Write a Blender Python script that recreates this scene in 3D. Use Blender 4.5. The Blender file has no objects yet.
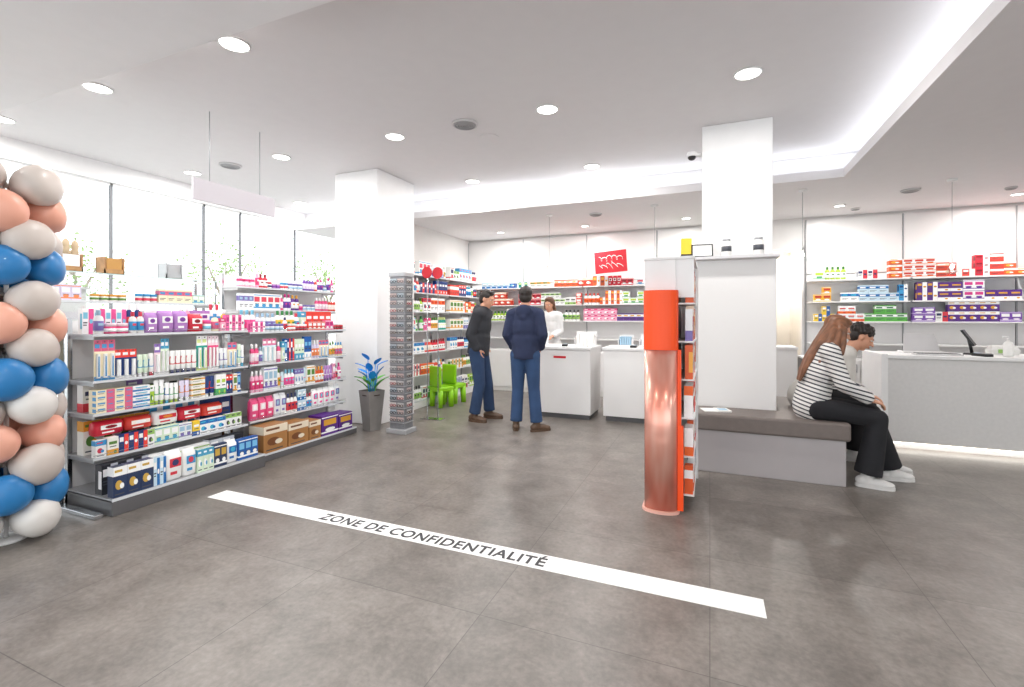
import bpy, math, random
from mathutils import Vector, Matrix
R=random.Random(23)
sc=bpy.context.scene
COL=sc.collection
def lin(h):
    h=h.lstrip('#'); c=[int(h[i:i+2],16)/255 for i in (0,2,4)]
    return tuple((x/12.92 if x<=.04045 else ((x+.055)/1.055)**2.4) for x in c)+(1,)
MC={}
def mat(name,hexc,rough=.5,metal=0,emis=0,noise=0,nscale=8,coat=0,stretch=None):
    if name in MC: return MC[name]
    m=bpy.data.materials.new(name); m.use_nodes=True; nt=m.node_tree
    b=nt.nodes['Principled BSDF']; c=lin(hexc)
    b.inputs['Base Color'].default_value=c; b.inputs['Roughness'].default_value=rough
    b.inputs['Metallic'].default_value=metal
    b.inputs['Coat Weight'].default_value=coat
    if emis:
        b.inputs['Emission Color'].default_value=c; b.inputs['Emission Strength'].default_value=emis
    if noise:
        tc=nt.nodes.new('ShaderNodeTexCoord'); n=nt.nodes.new('ShaderNodeTexNoise'); n.inputs['Scale'].default_value=nscale
        n.inputs['Detail'].default_value=5
        r=nt.nodes.new('ShaderNodeValToRGB')
        r.color_ramp.elements[0].position=.3; r.color_ramp.elements[1].position=.7
        r.color_ramp.elements[0].color=tuple(x*(1-noise) for x in c[:3])+(1,)
        r.color_ramp.elements[1].color=tuple(min(1,x*(1+noise)) for x in c[:3])+(1,)
        if stretch:
            mpp=nt.nodes.new('ShaderNodeMapping'); mpp.inputs['Scale'].default_value=stretch[0]; mpp.inputs['Rotation'].default_value=stretch[1]
            nt.links.new(tc.outputs['Object'],mpp.inputs['Vector']); nt.links.new(mpp.outputs['Vector'],n.inputs['Vector'])
        else: nt.links.new(tc.outputs['Object'],n.inputs['Vector'])
        nt.links.new(n.outputs['Fac'],r.inputs['Fac']); nt.links.new(r.outputs['Color'],b.inputs['Base Color'])
    MC[name]=m; return m
class M:
    def __init__(s): s.v=[];s.f=[];s.m=[];s.sm=[]
    def add(s,vs,fs,mi=0,smooth=False):
        o=len(s.v); s.v+= [tuple(x) for x in vs]
        for f in fs: s.f.append([i+o for i in f]); s.m.append(mi); s.sm.append(smooth)
        return s
    def box(s,x0,x1,y0,y1,z0,z1,mi=0):
        return s.add([(x0,y0,z0),(x1,y0,z0),(x1,y1,z0),(x0,y1,z0),(x0,y0,z1),(x1,y0,z1),(x1,y1,z1),(x0,y1,z1)],
          [(0,3,2,1),(4,5,6,7),(0,1,5,4),(1,2,6,5),(2,3,7,6),(3,0,4,7)],mi)
    def rings(s,rs,mi=0,smooth=True,caps=True):
        n=len(rs[0]); vs=[p for r in rs for p in r]; fs=[]
        for k in range(len(rs)-1):
            for i in range(n):
                j=(i+1)%n; fs.append((k*n+i,k*n+j,(k+1)*n+j,(k+1)*n+i))
        o=len(s.v); s.add(vs,fs,mi,smooth)
        if caps:
            s.f.append([o+i for i in range(n)][::-1]); s.m.append(mi); s.sm.append(False)
            s.f.append([o+(len(rs)-1)*n+i for i in range(n)]); s.m.append(mi); s.sm.append(False)
        return s
    def tube(s,p0,p1,r0,r1=None,n=12,mi=0,smooth=True):
        p0=Vector(p0);p1=Vector(p1); r1=r0 if r1 is None else r1
        d=(p1-p0).normalized(); a=d.orthogonal().normalized(); b=d.cross(a)
        return s.rings([[p+(a*math.cos(t)+b*math.sin(t))*r for t in [2*math.pi*i/n for i in range(n)]] for p,r in((p0,r0),(p1,r1))],mi,smooth)
    def lathe(s,prof,n=20,mi=0,c=(0,0,0),sx=1,sy=1,smooth=True):
        return s.rings([[(c[0]+max(r,1e-4)*sx*math.cos(2*math.pi*i/n),c[1]+max(r,1e-4)*sy*math.sin(2*math.pi*i/n),c[2]+z) for i in range(n)] for r,z in prof],mi,smooth)
    def ell(s,c,r,B=None,n=14,k=9,mi=0):
        c=Vector(c); B=B or Matrix.Identity(3)
        rs=[]
        for j in range(k+1):
            ph=-math.pi/2+math.pi*j/k; ph=max(min(ph,math.pi/2-.02),-math.pi/2+.02)
            rs.append([c+B@Vector((r[0]*math.cos(ph)*math.cos(2*math.pi*i/n),r[1]*math.cos(ph)*math.sin(2*math.pi*i/n),r[2]*math.sin(ph))) for i in range(n)])
        return s.rings(rs,mi)
    def cap(s,p0,r0,p1,r1,n=14):
        s.ell(p0,(r0,)*3,n=n); s.ell(p1,(r1,)*3,n=n); s.tube(p0,p1,r0,r1,n=n); return s
    def prism(s,poly,z0,z1,mi=0,smooth=False):
        return s.rings([[(x,y,z0) for x,y in poly],[(x,y,z1) for x,y in poly]],mi,smooth)
    def mesh(s,name,mats):
        me=bpy.data.meshes.new(name); me.from_pydata(s.v,[],s.f)
        for m in mats: me.materials.append(m)
        for p,mi,sm in zip(me.polygons,s.m,s.sm): p.material_index=mi; p.use_smooth=sm
        me.update(); return me
def tag(o,label=None,cat=None,group=None,kind=None):
    if label: o['label']=label
    if cat: o['category']=cat
    if group: o['group']=group
    if kind: o['kind']=kind
    return o
def ob(name,data,loc=(0,0,0),rz=0,parent=None,bevel=0,label=None,cat=None,group=None,kind=None,scale=None):
    o=bpy.data.objects.new(name,data); COL.objects.link(o)
    o.location=loc; o.rotation_euler=(0,0,rz)
    if scale: o.scale=scale
    if parent: o.parent=parent
    if bevel:
        b=o.modifiers.new('b','BEVEL'); b.width=bevel; b.segments=2; b.limit_method='ANGLE'
    return tag(o,label,cat,group,kind)
def mo(name,m,mats,**k):
    return ob(name,m.mesh(name,mats if isinstance(mats,list) else [mats]),**k)
def empty(name,loc,label,cat,rz=0,group=None):
    return ob(name,None,loc=loc,rz=rz,label=label,cat=cat,group=group)
# ---------------- materials
white=mat('white_paint','#efeeee',.6,noise=.015)
wallw=mat('wall_paint','#e8e6e4',.7,noise=.02,nscale=3)
ceilm=mat('ceiling_paint','#dedbdc',.8,noise=.01)
ceild=mat('ceiling_paint_dropped','#e9e6e7',.8,noise=.01)
ceiln=mat('ceiling_paint_light','#ebe9ea',.8,noise=.01)
lam=mat('white_laminate','#ebe9e8',.3)
grey=mat('grey_metal','#aeafb2',.35,.3)
dgrey=mat('dark_grey_plinth','#605f61',.45,noise=.05)
chrome=mat('chrome','#c9ccd0',.18,1)
black=mat('black_plastic','#17181b',.4)
lgrey=mat('light_grey','#d0cecf',.5,noise=.03)
orange=mat('orange_board','#ff5210',.45)
ledm=mat('led_lens','#fffcf6',.5,emis=7)
leds=mat('plinth_led','#fff6e8',.5,emis=3.5)
ledc=mat('cove_led','#eef4ff',.5,emis=2)
paper=mat('paper','#f2f1ee',.6)
red=mat('red_card','#cf2230',.45)
rail=mat('price_rail','#d9dce0',.35)
glassm=bpy.data.materials.new('clear_glass'); glassm.use_nodes=True
nt=glassm.node_tree; nt.nodes.clear()
o_=nt.nodes.new('ShaderNodeOutputMaterial'); mx=nt.nodes.new('ShaderNodeMixShader'); tr=nt.nodes.new('ShaderNodeBsdfTransparent'); gl=nt.nodes.new('ShaderNodeBsdfGlossy')
tr.inputs[0].default_value=(.97,.985,.98,1); gl.inputs['Roughness'].default_value=.05; mx.inputs[0].default_value=.07
nt.links.new(tr.outputs[0],mx.inputs[1]); nt.links.new(gl.outputs[0],mx.inputs[2]); nt.links.new(mx.outputs[0],o_.inputs[0])
# floor material
fm=bpy.data.materials.new('concrete_tile'); fm.use_nodes=True; nt=fm.node_tree; b=nt.nodes['Principled BSDF']
tc=nt.nodes.new('ShaderNodeTexCoord')
br=nt.nodes.new('ShaderNodeTexBrick'); br.offset=0; br.inputs['Scale'].default_value=1; br.inputs['Brick Width'].default_value=1.0; br.inputs['Row Height'].default_value=1.0
br.inputs['Mortar Size'].default_value=.0024; br.inputs['Mortar Smooth'].default_value=.4; br.inputs['Bias'].default_value=0
br.inputs['Color1'].default_value=(.91,.91,.91,1); br.inputs['Color2'].default_value=(1.07,1.07,1.07,1); br.inputs['Mortar'].default_value=(.52,.52,.52,1)
n1=nt.nodes.new('ShaderNodeTexNoise'); n1.inputs['Scale'].default_value=3.4; n1.inputs['Detail'].default_value=15; n1.inputs['Roughness'].default_value=.77; n1.inputs['Distortion'].default_value=.3
n2=nt.nodes.new('ShaderNodeTexNoise'); n2.inputs['Scale'].default_value=38; n2.inputs['Detail'].default_value=6
cr=nt.nodes.new('ShaderNodeValToRGB'); cr.color_ramp.elements[0].position=.34; cr.color_ramp.elements[1].position=.66
cr.color_ramp.elements[0].color=lin('#635d58'); cr.color_ramp.elements[1].color=lin('#88817b')
mp=nt.nodes.new('ShaderNodeMix'); mp.data_type='RGBA'; mp.blend_type='MULTIPLY'; mp.inputs[0].default_value=1
mq=nt.nodes.new('ShaderNodeMix'); mq.data_type='RGBA'; mq.blend_type='OVERLAY'; mq.inputs[0].default_value=.35
L=nt.links.new
L(tc.outputs['Object'],br.inputs['Vector']);L(tc.outputs['Object'],n1.inputs['Vector']);L(tc.outputs['Object'],n2.inputs['Vector'])
L(n1.outputs['Fac'],cr.inputs['Fac']);L(cr.outputs['Color'],mp.inputs[6]);L(br.outputs['Color'],mp.inputs[7])
L(mp.outputs[2],mq.inputs[6]);L(n2.outputs['Fac'],mq.inputs[7]);L(mq.outputs[2],b.inputs['Base Color'])
rr=nt.nodes.new('ShaderNodeMapRange'); rr.inputs[3].default_value=.27; rr.inputs[4].default_value=.43
L(n1.outputs['Fac'],rr.inputs[0]); L(rr.outputs[0],b.inputs['Roughness'])
# ---------------- room shell
S='structure'
CH=3.35; CL=3.0
XL=-7.0; XR=6.5; YF=-2.5; YB=8.8
mo('floor',M().box(XL,XR,YF,11,-.1,0),fm,kind=S)
m=M(); m.box(XL,1.7,1.97,6.7,CH,CH+.1); mo('ceiling',m,ceilm,kind=S)
m=M(); m.box(XL,1.4,YF,1.97,3.1,CH+.1); mo('ceiling_entrance',m,ceiln,kind=S)
m=M(); m.box(1.4,XR,YF,6.4,CL,CL+.1); m.box(XL,XR,6.4,11,CL,CL+.1); mo('ceiling_dropped',m,ceild,kind=S)
m=M(); m.box(1.7,1.8,1.97,6.7,CL+.1,CH+.1); m.box(XL,1.8,6.7,6.8,CL+.1,CH+.1); m.box(1.4,1.8,1.87,1.97,CL+.1,CH+.1); mo('trim_1',m,white,kind=S)
mo('wall_right',M().box(XR,XR+.1,YF,11,0,CL+.5),wallw,kind=S)
m=M(); m.box(XL,.9,YB,YB+.12,0,CL); m.box(1.36,XR,YB,YB+.12,0,CL); m.box(.9,1.36,YB,YB+.12,2.5,CL); mo('wall_back',m,wallw,kind=S)
beige=mat('corridor_paint','#efe9e0',.7,noise=.02)
m=M(); m.box(.8,1.46,10.0,10.1,0,2.6); m.box(.8,.9,YB+.12,10.0,0,2.6); m.box(1.36,1.46,YB+.12,10.0,0,2.6); m.box(.8,1.46,YB+.12,10.1,2.6,2.7); mo('wall_corridor',m,beige,kind=S)
m=M(); m.box(.87,.9,YB-.02,YB,0,2.53); m.box(1.36,1.39,YB-.02,YB,0,2.53); m.box(.87,1.39,YB-.02,YB,2.5,2.53); mo('trim_2',m,white,kind=S)
mo('wall_partition',M().box(-4.75,-4.65,5.83,YB,0,CL),wallw,kind=S)
m=M(); m.box(XL-.15,XL,YF,YB+.1,0,.3); m.box(XL-.15,XL,YF,YB+.1,3.12,CH+.1); mo('wall_left',m,white,kind=S)
frame=mat('window_frame_grey','#7a7c80',.5); framew=mat('window_frame_white','#f4f4f4',.5)
def window(i,x0,x1,y0,y1,z0,z1,axis):
    m=M(); t=.015
    if axis=='y':
        m.box(x0,x1,y0,y0+t,z0,z1);m.box(x0,x1,y1-t,y1,z0,z1);m.box(x0,x1,y0,y1,z0,z0+.05,2);m.box(x0,x1,y0,y1,z1-.03,z1,2)
        xm=(x0+x1)/2; m.box(xm-.004,xm+.004,y0+t,y1-t,z0+.05,z1-.03,1)
    else:
        m.box(x0,x0+t,y0,y1,z0,z1);m.box(x1-t,x1,y0,y1,z0,z1);m.box(x0,x1,y0,y1,z0,z0+.05);m.box(x0,x1,y0,y1,z1-.05,z1)
        ym=(y0+y1)/2; m.box(x0+t,x1-t,ym-.004,ym+.004,z0+.05,z1-.05,1)
    mo('window_%d'%i,m,[frame,glassm,framew],kind=S)
ed=[-2.5,-1.2,0,1.2,2.4,3.6,4.8,5.4,6.5,7.6,8.8]
for i in range(len(ed)-1): window(i+1,XL-.08,XL-.05,ed[i],ed[i+1],.3,3.12,'y')
xe=[-5,-3,-1,1,3,5]
for i in range(len(xe)-1): window(14+i,xe[i],xe[i+1],YF,YF+.07,.1,2.95,'x')  # unseen glazing behind the camera, added to let in soft fill light
m=M(); m.box(-5,5,YF,YF+.1,0,.1); m.box(XL,XR,YF,YF+.1,2.95,3.45); m.box(XL,-5,YF,YF+.1,0,2.95); m.box(5,XR,YF,YF+.1,0,2.95); mo('wall_front',m,wallw,kind=S)
m=M(); m.box(-4.65,.86,YB-.015,YB,0,.08); mo('baseboard_back',m,lgrey,kind=S)
# outside
mo('ground',M().box(-30,XL-.15,-20,25,-.15,-.05),mat('pavement','#cfcdc9',.8,noise=.05),kind=S)
leaf=mat('leaf_green','#93b069',.6,noise=.15,nscale=3); bark=mat('bark','#9a8c7c',.8,noise=.2)
for (x,y,s) in ((-11.5,5.2,.9),(-11,8.0,1.0),(-10.2,10.5,1.0),(-13,2.2,1.1)):
    t=mo('street_tree',M().tube((0,0,0),(0.05,0,1.9),.07,.05).tube((.05,0,1.8),(.4,.3,2.8),.035,.015).tube((.05,0,1.8),(-.3,.25,2.9),.035,.015).tube((.05,0,1.7),(.1,-.5,2.7),.035,.015),bark,loc=(x,y,-.05),scale=(s,s,s),label='slim street tree with pale green crown outside window',cat='tree')
    m=M()
    for _ in range(700):
        a=R.uniform(0,6.28); rr_=R.uniform(.05,1.05); z=2.45+R.gauss(0,.42)
        c=Vector((rr_*math.cos(a),rr_*math.sin(a),z)); q=Matrix.Rotation(R.uniform(0,6),3,Vector((R.random(),R.random(),R.random()+.1)).normalized())
        w=R.uniform(.03,.065)
        m.add([c+q@Vector(p) for p in ((-w,0,0),(0,-w*.5,0),(w,0,.02),(0,w*.5,0))],[(0,1,2,3)])
    mo('foliage',m,leaf,parent=t)
# ---------------- columns
mo('column',M().box(-4.7,-3.99,5.0,5.83,0,CH),white,bevel=.01,label='square white painted column beside the shelving',cat='column')
mo('column',M().box(-.074,.563,5.2,5.9,0,CH),white,bevel=.006,label='white column rising behind the waiting bench',cat='column')
cl=empty('column_cladding',(0,0,0),'white laminate cladding with ledge around column','cladding')
mo('panel',M().box(-.12,.58,5.08,5.195,.0,1.97),lam,parent=cl,bevel=.004)
mo('ledge',M().box(-.36,.6,4.98,5.195,1.97,2.0),mat('ledge_grey','#d6d4d6',.4),parent=cl,bevel=.004)
# ---------------- downlights
def downlight(x,y,z,r=.095,power=14):
    e=empty('downlight',(x,y,z),'round recessed white downlight, lit','ceiling light',group='recessed ceiling downlights')
    mo('trim_ring',M().lathe([(r*1.12,0),(r*1.12,-.008),(r,-.012),(r*.98,-.004)],28),white,parent=e)
    mo('lens',M().lathe([(r*.97,-.001),(r*.97,-.006)],28),ledm,parent=e)
    l=bpy.data.lights.new('downlight_lamp','AREA'); l.shape='DISK'; l.size=r*1.8; l.energy=power; l.color=(1,.98,.95)
    lo=bpy.data.objects.new('lamp',l); COL.objects.link(lo); lo.location=(0,0,-.03); lo.parent=e
for y in (2.34,4.2,6.0):
    for x in (-6.4,-4.78,-3.12,-1.4,.28):
        if y==2.34 and x>-3: continue
        if y==6.0 and x in(-4.78,.28): continue
        downlight(x,y,CH,power=19)
for x in (-4.5,-1.5,.8): downlight(x,.6,3.1,power=14)  # out-of-view downlights near the camera, added as fill light
for x in (-3,0): downlight(x,-1.2,3.1,power=14)  # more unseen downlights behind the camera, also added for fill
for (x,y) in ((-.35,8.06),(3.66,8.14),(-3.6,8.06),(-2,8.06),(5,4.5),(5,7),(1.7,8.0),(3,.6),(4.5,2.5)):  # front-right pair is out of view, added as fill
    downlight(x,y,CL,.065,19)
downlight(1.13,9.4,2.6,.06,14)  # hidden lamp added to brighten the dark corridor
def area(name,loc,sx,sy,energy,rot,color=(1,1,1)):
    l=bpy.data.lights.new(name,'AREA'); l.shape='RECTANGLE'; l.size=sx; l.size_y=sy; l.energy=energy; l.color=color
    o=bpy.data.objects.new(name,l); COL.objects.link(o); o.location=loc; o.rotation_euler=rot; return o
cv=empty('cove_light',(0,0,0),'continuous white LED strip hidden in ceiling cove','cove light')
m=M().box(-6.9,1.62,6.50,6.53,CL+.1,CL+.115); m.box(1.5,1.53,2.0,6.5,CL+.1,CL+.115)
mo('led_strip',m,ledc,parent=cv)
a1=area('lamp',(-2.6,6.6,CL+.125),8.4,.04,13,(math.radians(180+60),0,0),(.92,.96,1)); a1.parent=cv
a2=area('lamp',(1.6,4.2,CL+.125),.04,4.3,6.5,(0,math.radians(180-60),0),(.92,.96,1)); a2.parent=cv
def vent(x,y,z,r):
    e=mo('ceiling_vent',M().lathe([(r,0),(r,-.012),(r*.9,-.02),(r*.88,-.004)],28),lgrey,loc=(x,y,z),label='round grey ventilation diffuser in the ceiling',cat='vent',group='ceiling vents')
    m=M()
    for k in (.85,.65,.45,.25): m.lathe([(r*k,-.006),(r*k,-.02),(r*(k-.12),-.026),(r*(k-.12),-.012)],24)
    mo('louvre_ring',m,mat('vent_grey','#a5a4a6',.5),parent=e)
vent(-2.27,4.2,CH,.13); vent(-5.64,4.18,CH,.13); vent(2.31,7.37,CL,.1); vent(-1.62,7.21,CL,.1); vent(1.96,8.3,CL,.06); vent(3.4,7.7,CL,.06)
mo('ceiling_plate',M().lathe([(.11,0),(.11,-.006)],28),ceilm,loc=(-2.2,4.62,CH),label='flat round white access plate in ceiling',cat='ceiling plate')
d=mo('dome_camera',M().tube((0,0,0),(-.07,0,0),.02).lathe([(.05,.03),(.055,.0),(.05,-.012)],18,c=(-.1,0,0)),white,loc=(-.074,5.3,3.1),label='small white dome security camera on column',cat='security camera')
mo('lens_dome',M().ell((-.1,0,-.015),(.042,.042,.035)),black,parent=d)
for (x,y,drop) in ((2.58,7.0,.95),(1.07,6.86,.75),(-.72,6.96,.7),(-2.3,7.0,.7)):
    e=empty('pendant_lamp',(x,y,CL),'slim cord pendant with small clear shade','pendant lamp',group='pendants over the counters')
    mo('canopy',M().lathe([(.05,0),(.05,-.02),(.01,-.03)],18),white,parent=e)
    mo('cord',M().tube((0,0,-.02),(0,0,-drop),.003,n=8),grey,parent=e)
    mo('shade',M().lathe([(.015,-drop),(.025,-drop-.03),(.06,-drop-.14),(.055,-drop-.14),(.02,-drop-.03)],18),glassm,parent=e)
    mo('bulb',M().ell((0,0,-drop-.06),(.018,.018,.028)),ledm,parent=e)
hs=empty('hanging_sign',(-4.36,3.3,0),'blank off-white panel hanging on two cables','hanging sign')
mo('panel',M().box(-.012,.012,-.44,.44,2.49,2.69),mat('offwhite_panel','#cdc8cf',.4),parent=hs,bevel=.003)
for yy in (-.28,.26):
    mo('cable',M().tube((0,yy,2.69),(0,yy,CH),.004,n=8),grey,parent=hs)
# ---------------- floor stripe
st=mo('floor_marking',M().box(-3.62,.245,2.49,2.65,0,.002),mat('vinyl_white','#f3f2f0',.5),label='long white vinyl privacy line stuck on floor',cat='floor marking')
tcu=bpy.data.curves.new('t','FONT'); tcu.body='ZONE DE CONFIDENTIALITÉ'; tcu.size=.1; tcu.extrude=.0004; tcu.offset=.0024; tcu.space_character=1.1
to=bpy.data.objects.new('t',tcu); COL.objects.link(to); bpy.context.view_layer.update()
me=bpy.data.meshes.new_from_object(to.evaluated_get(bpy.context.evaluated_depsgraph_get())); bpy.data.objects.remove(to)
xs=[v.co.x for v in me.vertices]; W=max(xs)-min(xs)
me.materials.clear(); me.materials.append(mat('lettering_grey','#2c2c30',.5))
ob('lettering',me,loc=(-2.52,2.52,.0026),parent=st,scale=(1.66/W,1.3,1))
# ---------------- product library
PAL={
 'pink':[('#f06aa8','#ffffff','#c4307a'),('#f8b6cf','#e0457f','#ffffff'),('#ffffff','#ef5a9d','#7fc6e0'),('#e94f86','#fbe3ec','#ffffff'),('#b884c9','#ffffff','#7d3e9a')],
 'pastel':[('#cfe8f2','#e67fa6','#ffffff'),('#f6dbe4','#8e6fb8','#ffffff'),('#dff0d8','#4aa3c9','#ffffff'),('#fdf1cf','#e0698c','#4a9ad1'),('#e4dcf2','#f08f5a','#ffffff')],
 'blue':[('#1f5fae','#ffffff','#7ec3ea'),('#3fa0d8','#ffffff','#123f7d'),('#ffffff','#2272bd','#49b6d9'),('#173a7a','#f04438','#ffffff'),('#cfe6f3','#1d6fb5','#ffffff')],
 'white':[('#f6f5f2','#3d9ad1','#d9455a'),('#f4f4f4','#9bc76b','#4a4a4a'),('#f7f7f5','#d63a48','#333a66'),('#eef1f3','#7c6fb3','#9fc2d9'),('#f8f6ef','#e6a33b','#5b8a3b')],
 'red':[('#d7263d','#ffffff','#8c1020'),('#e2463a','#fff0e8','#ffffff'),('#ffffff','#d7263d','#e98b36')],
 'orange':[('#e2602a','#ffffff','#f6b14a'),('#ffffff','#ee6a25','#d23b2a'),('#d5452f','#f7d9c0','#ffffff')],
 'green':[('#5db34c','#ffffff','#1e6f3a'),('#ffffff','#54b06a','#b8d94a'),('#a9cf3f','#ffffff','#3b7d2a'),('#1f9c8c','#ffffff','#e4f3a0')],
 'purple':[('#5b2a86','#ffffff','#e0a53a'),('#7c4bb0','#ede0f5','#ffffff'),('#ffffff','#6a3aa0','#d23b8a')],
 'yellow':[('#f4cf3a','#2b5fa8','#ffffff'),('#f0b429','#ffffff','#c43b2a'),('#ffffff','#f2c53a','#3b8a4a')],
 'brown':[('#b07c48','#f0e2cc','#7a4a2a'),('#c49a68','#ffffff','#8a5a34')],
 'dark':[('#2a2c33','#c8ccd4','#ffffff'),('#23355a','#ffffff','#d0a94a')],
}
def pm(h): return mat('print_'+h.lstrip('#'),h,.42)
PM={}
def pmesh(kind,pal,vi,lay):
    cols=PAL[pal][vi%len(PAL[pal])]
    key=(kind,pal,vi%len(PAL[pal]),lay)
    if key in PM: return PM[key]
    m=M(); ms=[pm(c) for c in cols]+[pm('#4a4d55'),pm('#fdfdfc')]
    e=.006
    def q(x0,x1,z0,z1,mi,y=-.5-e):
        m.add([(x0,y,z0),(x1,y,z0),(x1,y,z1),(x0,y,z1)],[(0,1,2,3)],mi)
    def disc(cx,cz,r,mi,y=-.5-2*e,ry=None):
        c=[(cx+r*math.cos(t*.5236),y,cz+(ry or r*.6)*math.sin(t*.5236)) for t in range(12)]; m.add(c,[tuple(range(12))],mi)
    def qs(y0,y1,z0,z1,mi):
        for s,o in ((1,(0,1,2,3)),(-1,(3,2,1,0))):
            x=s*(.5+e); m.add([(x,y0,z0),(x,y1,z0),(x,y1,z1),(x,y0,z1)],[o],mi)
    if kind=='carton':
        m.box(-.5,.5,-.5,.5,0,.985,0); m.box(-.49,.49,-.46,.46,.985,1,0)
        if lay==0: q(-.5,.5,.55,.85,1); q(-.4,.2,.62,.78,2,-.5-2*e); qs(-.5,.5,.55,.85,1); q(-.4,.3,.3,.34,3); q(-.4,.1,.2,.24,3)
        elif lay==1: q(-.5,.5,0,.32,1); qs(-.5,.5,0,.32,1); q(-.35,.35,.6,.76,2); q(-.3,.3,.45,.5,3); disc(.2,.16,.15,2)
        elif lay==2: q(.05,.5,0,1,1); q(-.42,-.02,.6,.85,2); q(-.42,-.05,.42,.47,3); q(-.42,-.1,.33,.37,3); qs(-.5,.0,.2,.8,2); disc(.27,.5,.16,2)
        elif lay==3:
            q(-.38,.38,.5,.8,2); q(-.5,.5,.12,.2,1); q(-.5,.5,.88,.93,1); q(-.3,.3,.36,.4,3); qs(-.5,.5,.12,.2,1); disc(0,.28,.3,1,ry=.1)
        else:
            q(-.5,.5,.7,1,1); disc(-.1,.4,.26,2); disc(.12,.36,.16,1,-.5-3*e); q(-.4,.15,.82,.9,2,-.5-2*e); q(-.4,.3,.08,.12,3); qs(-.5,.5,.7,1,1)
    elif kind=='bottle':
        m.lathe([(.42,0),(.48,.02),(.48,.62),(.4,.72),(.2,.78),(.2,.8)],12,0,sy=.95)
        m.lathe([(.485,.15),(.485,.55)],12,1,sy=.95)
        m.lathe([(.24,.79),(.24,.97),(.2,1)],10,2)
        q(-.25,.25,.36,.46,2,y=-.49)
    elif kind=='tube':
        m.lathe([(.3,0),(.3,.16)],12,2)
        m.rings([[(r*math.cos(6.2832*i/14),ry*math.sin(6.2832*i/14),z) for i in range(14)] for r,ry,z in((.3,.3,.16),(.44,.42,.2),(.46,.36,.5),(.48,.16,.85),(.5,.04,1))],0)
        m.rings([[(r*1.01*math.cos(6.2832*i/14),ry*1.03*math.sin(6.2832*i/14),z) for i in range(14)] for r,ry,z in((.455,.38,.4),(.475,.2,.75))],1,caps=False)
    elif kind=='blister':
        m.box(-.5,.5,.1,.2,0,1,0); q(-.5,.5,.72,1,1,y=.095); q(-.4,.3,.8,.9,2,y=.09)
        q(-.12,.12,.94,.97,3,y=.088); q(-.5,.5,0,.1,2,y=.095)
        m.rings([[(x*.7,y,z) for x,y in ((-.35,.1),(-.3,-.35),(.3,-.35),(.35,.1))] for z in (.06,.08,.62,.66)],4)
        m.tube((0,-.36,.1),(0,-.36,.6),.12,.09,n=6,mi=2)
    elif kind=='pouch':
        n=16
        def ring(w,d,z): return [(w*math.copysign(abs(math.cos(6.2832*i/n))**.5,math.cos(6.2832*i/n)),d*math.copysign(abs(math.sin(6.2832*i/n))**.6,math.sin(6.2832*i/n)),z) for i in range(n)]
        m.rings([ring(.44,.3,0),ring(.49,.46,.08),ring(.5,.5,.5),ring(.48,.44,.85),ring(.46,.1,.93),ring(.47,.05,1)],0)
        q(-.34,.34,.45,.75,1,y=-.505); disc(0,.6,.2,2,y=-.515,ry=.11); q(-.3,.1,.2,.3,1,y=-.5)
    elif kind=='jar':
        m.lathe([(.45,0),(.5,.05),(.5,.66),(.46,.7)],14,0); m.lathe([(.49,.7),(.49,.97),(.46,1)],14,1); m.lathe([(.505,.2),(.505,.52)],14,2)
    PM[key]=m.mesh(kind,ms); return PM[key]
LBL={'carton':('product_carton','printed cardboard product box','box'),'bottle':('product_bottle','capped plastic bottle','bottle'),
 'tube':('cream_tube','squeeze tube standing on its cap','tube'),'blister':('blister_pack','carded blister pack with clear bubble','blister pack'),
 'pouch':('soft_pack','plump wrapped soft pack','packet'),'jar':('cream_jar','lidded round jar','jar'),
 'med':('medicine_carton','small cardboard medicine box','medicine box'),'side':('skincare_carton','small skincare box','skincare box')}
CN={k:k for k in PAL}; CN['white']='mostly white'
REC=[]
def prod(kind,pal,vi,lay,x,y,z,w,d,h,rz,where):
    nk=kind
    if kind=='carton': nk='med' if 'back wall' in where else ('side' if ('side wall' in where or 'rear' in where) else kind)
    REC.append((nk,kind,pal,vi,lay,x,y,z,w,d,h,rz,where))
def finish_products():
    by={}
    for r in REC: by.setdefault(r[0],[]).append(r)
    for nk,rs in by.items():
        rs.sort(key=lambda r:r[5]**2+r[6]**2)
        nm,desc,cat=LBL[nk]
        for r in rs[:300]:
            _,kind,pal,vi,lay,x,y,z,w,d,h,rz,where=r
            ob(nm,pmesh(kind,pal,vi,lay),loc=(x,y,z),rz=rz,scale=(w,d,h),label='%s %s on %s'%(CN[pal],desc,where),cat=cat,group=where+' products')
        rest=rs[300:]
        if rest:
            m=M(); mats=[]
            for _,kind,pal,vi,lay,x,y,z,w,d,h,rz,where in rest:
                me=pmesh(kind,pal,vi,lay); T=Matrix.Translation((x,y,z))@Matrix.Rotation(rz,4,'Z')@Matrix.Diagonal((w,d,h,1))
                o=len(m.v); m.v+=[tuple(T@v.co) for v in me.vertices]
                idx=[]
                for mm in me.materials:
                    if mm not in mats: mats.append(mm)
                    idx.append(mats.index(mm))
                for p in me.polygons: m.f.append([i+o for i in p.vertices]); m.m.append(idx[p.material_index]); m.sm.append(p.use_smooth)
            mo(nm,m,mats,label='further rows of assorted %ss on the shelving'%cat,cat=cat,kind='stuff')
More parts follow.
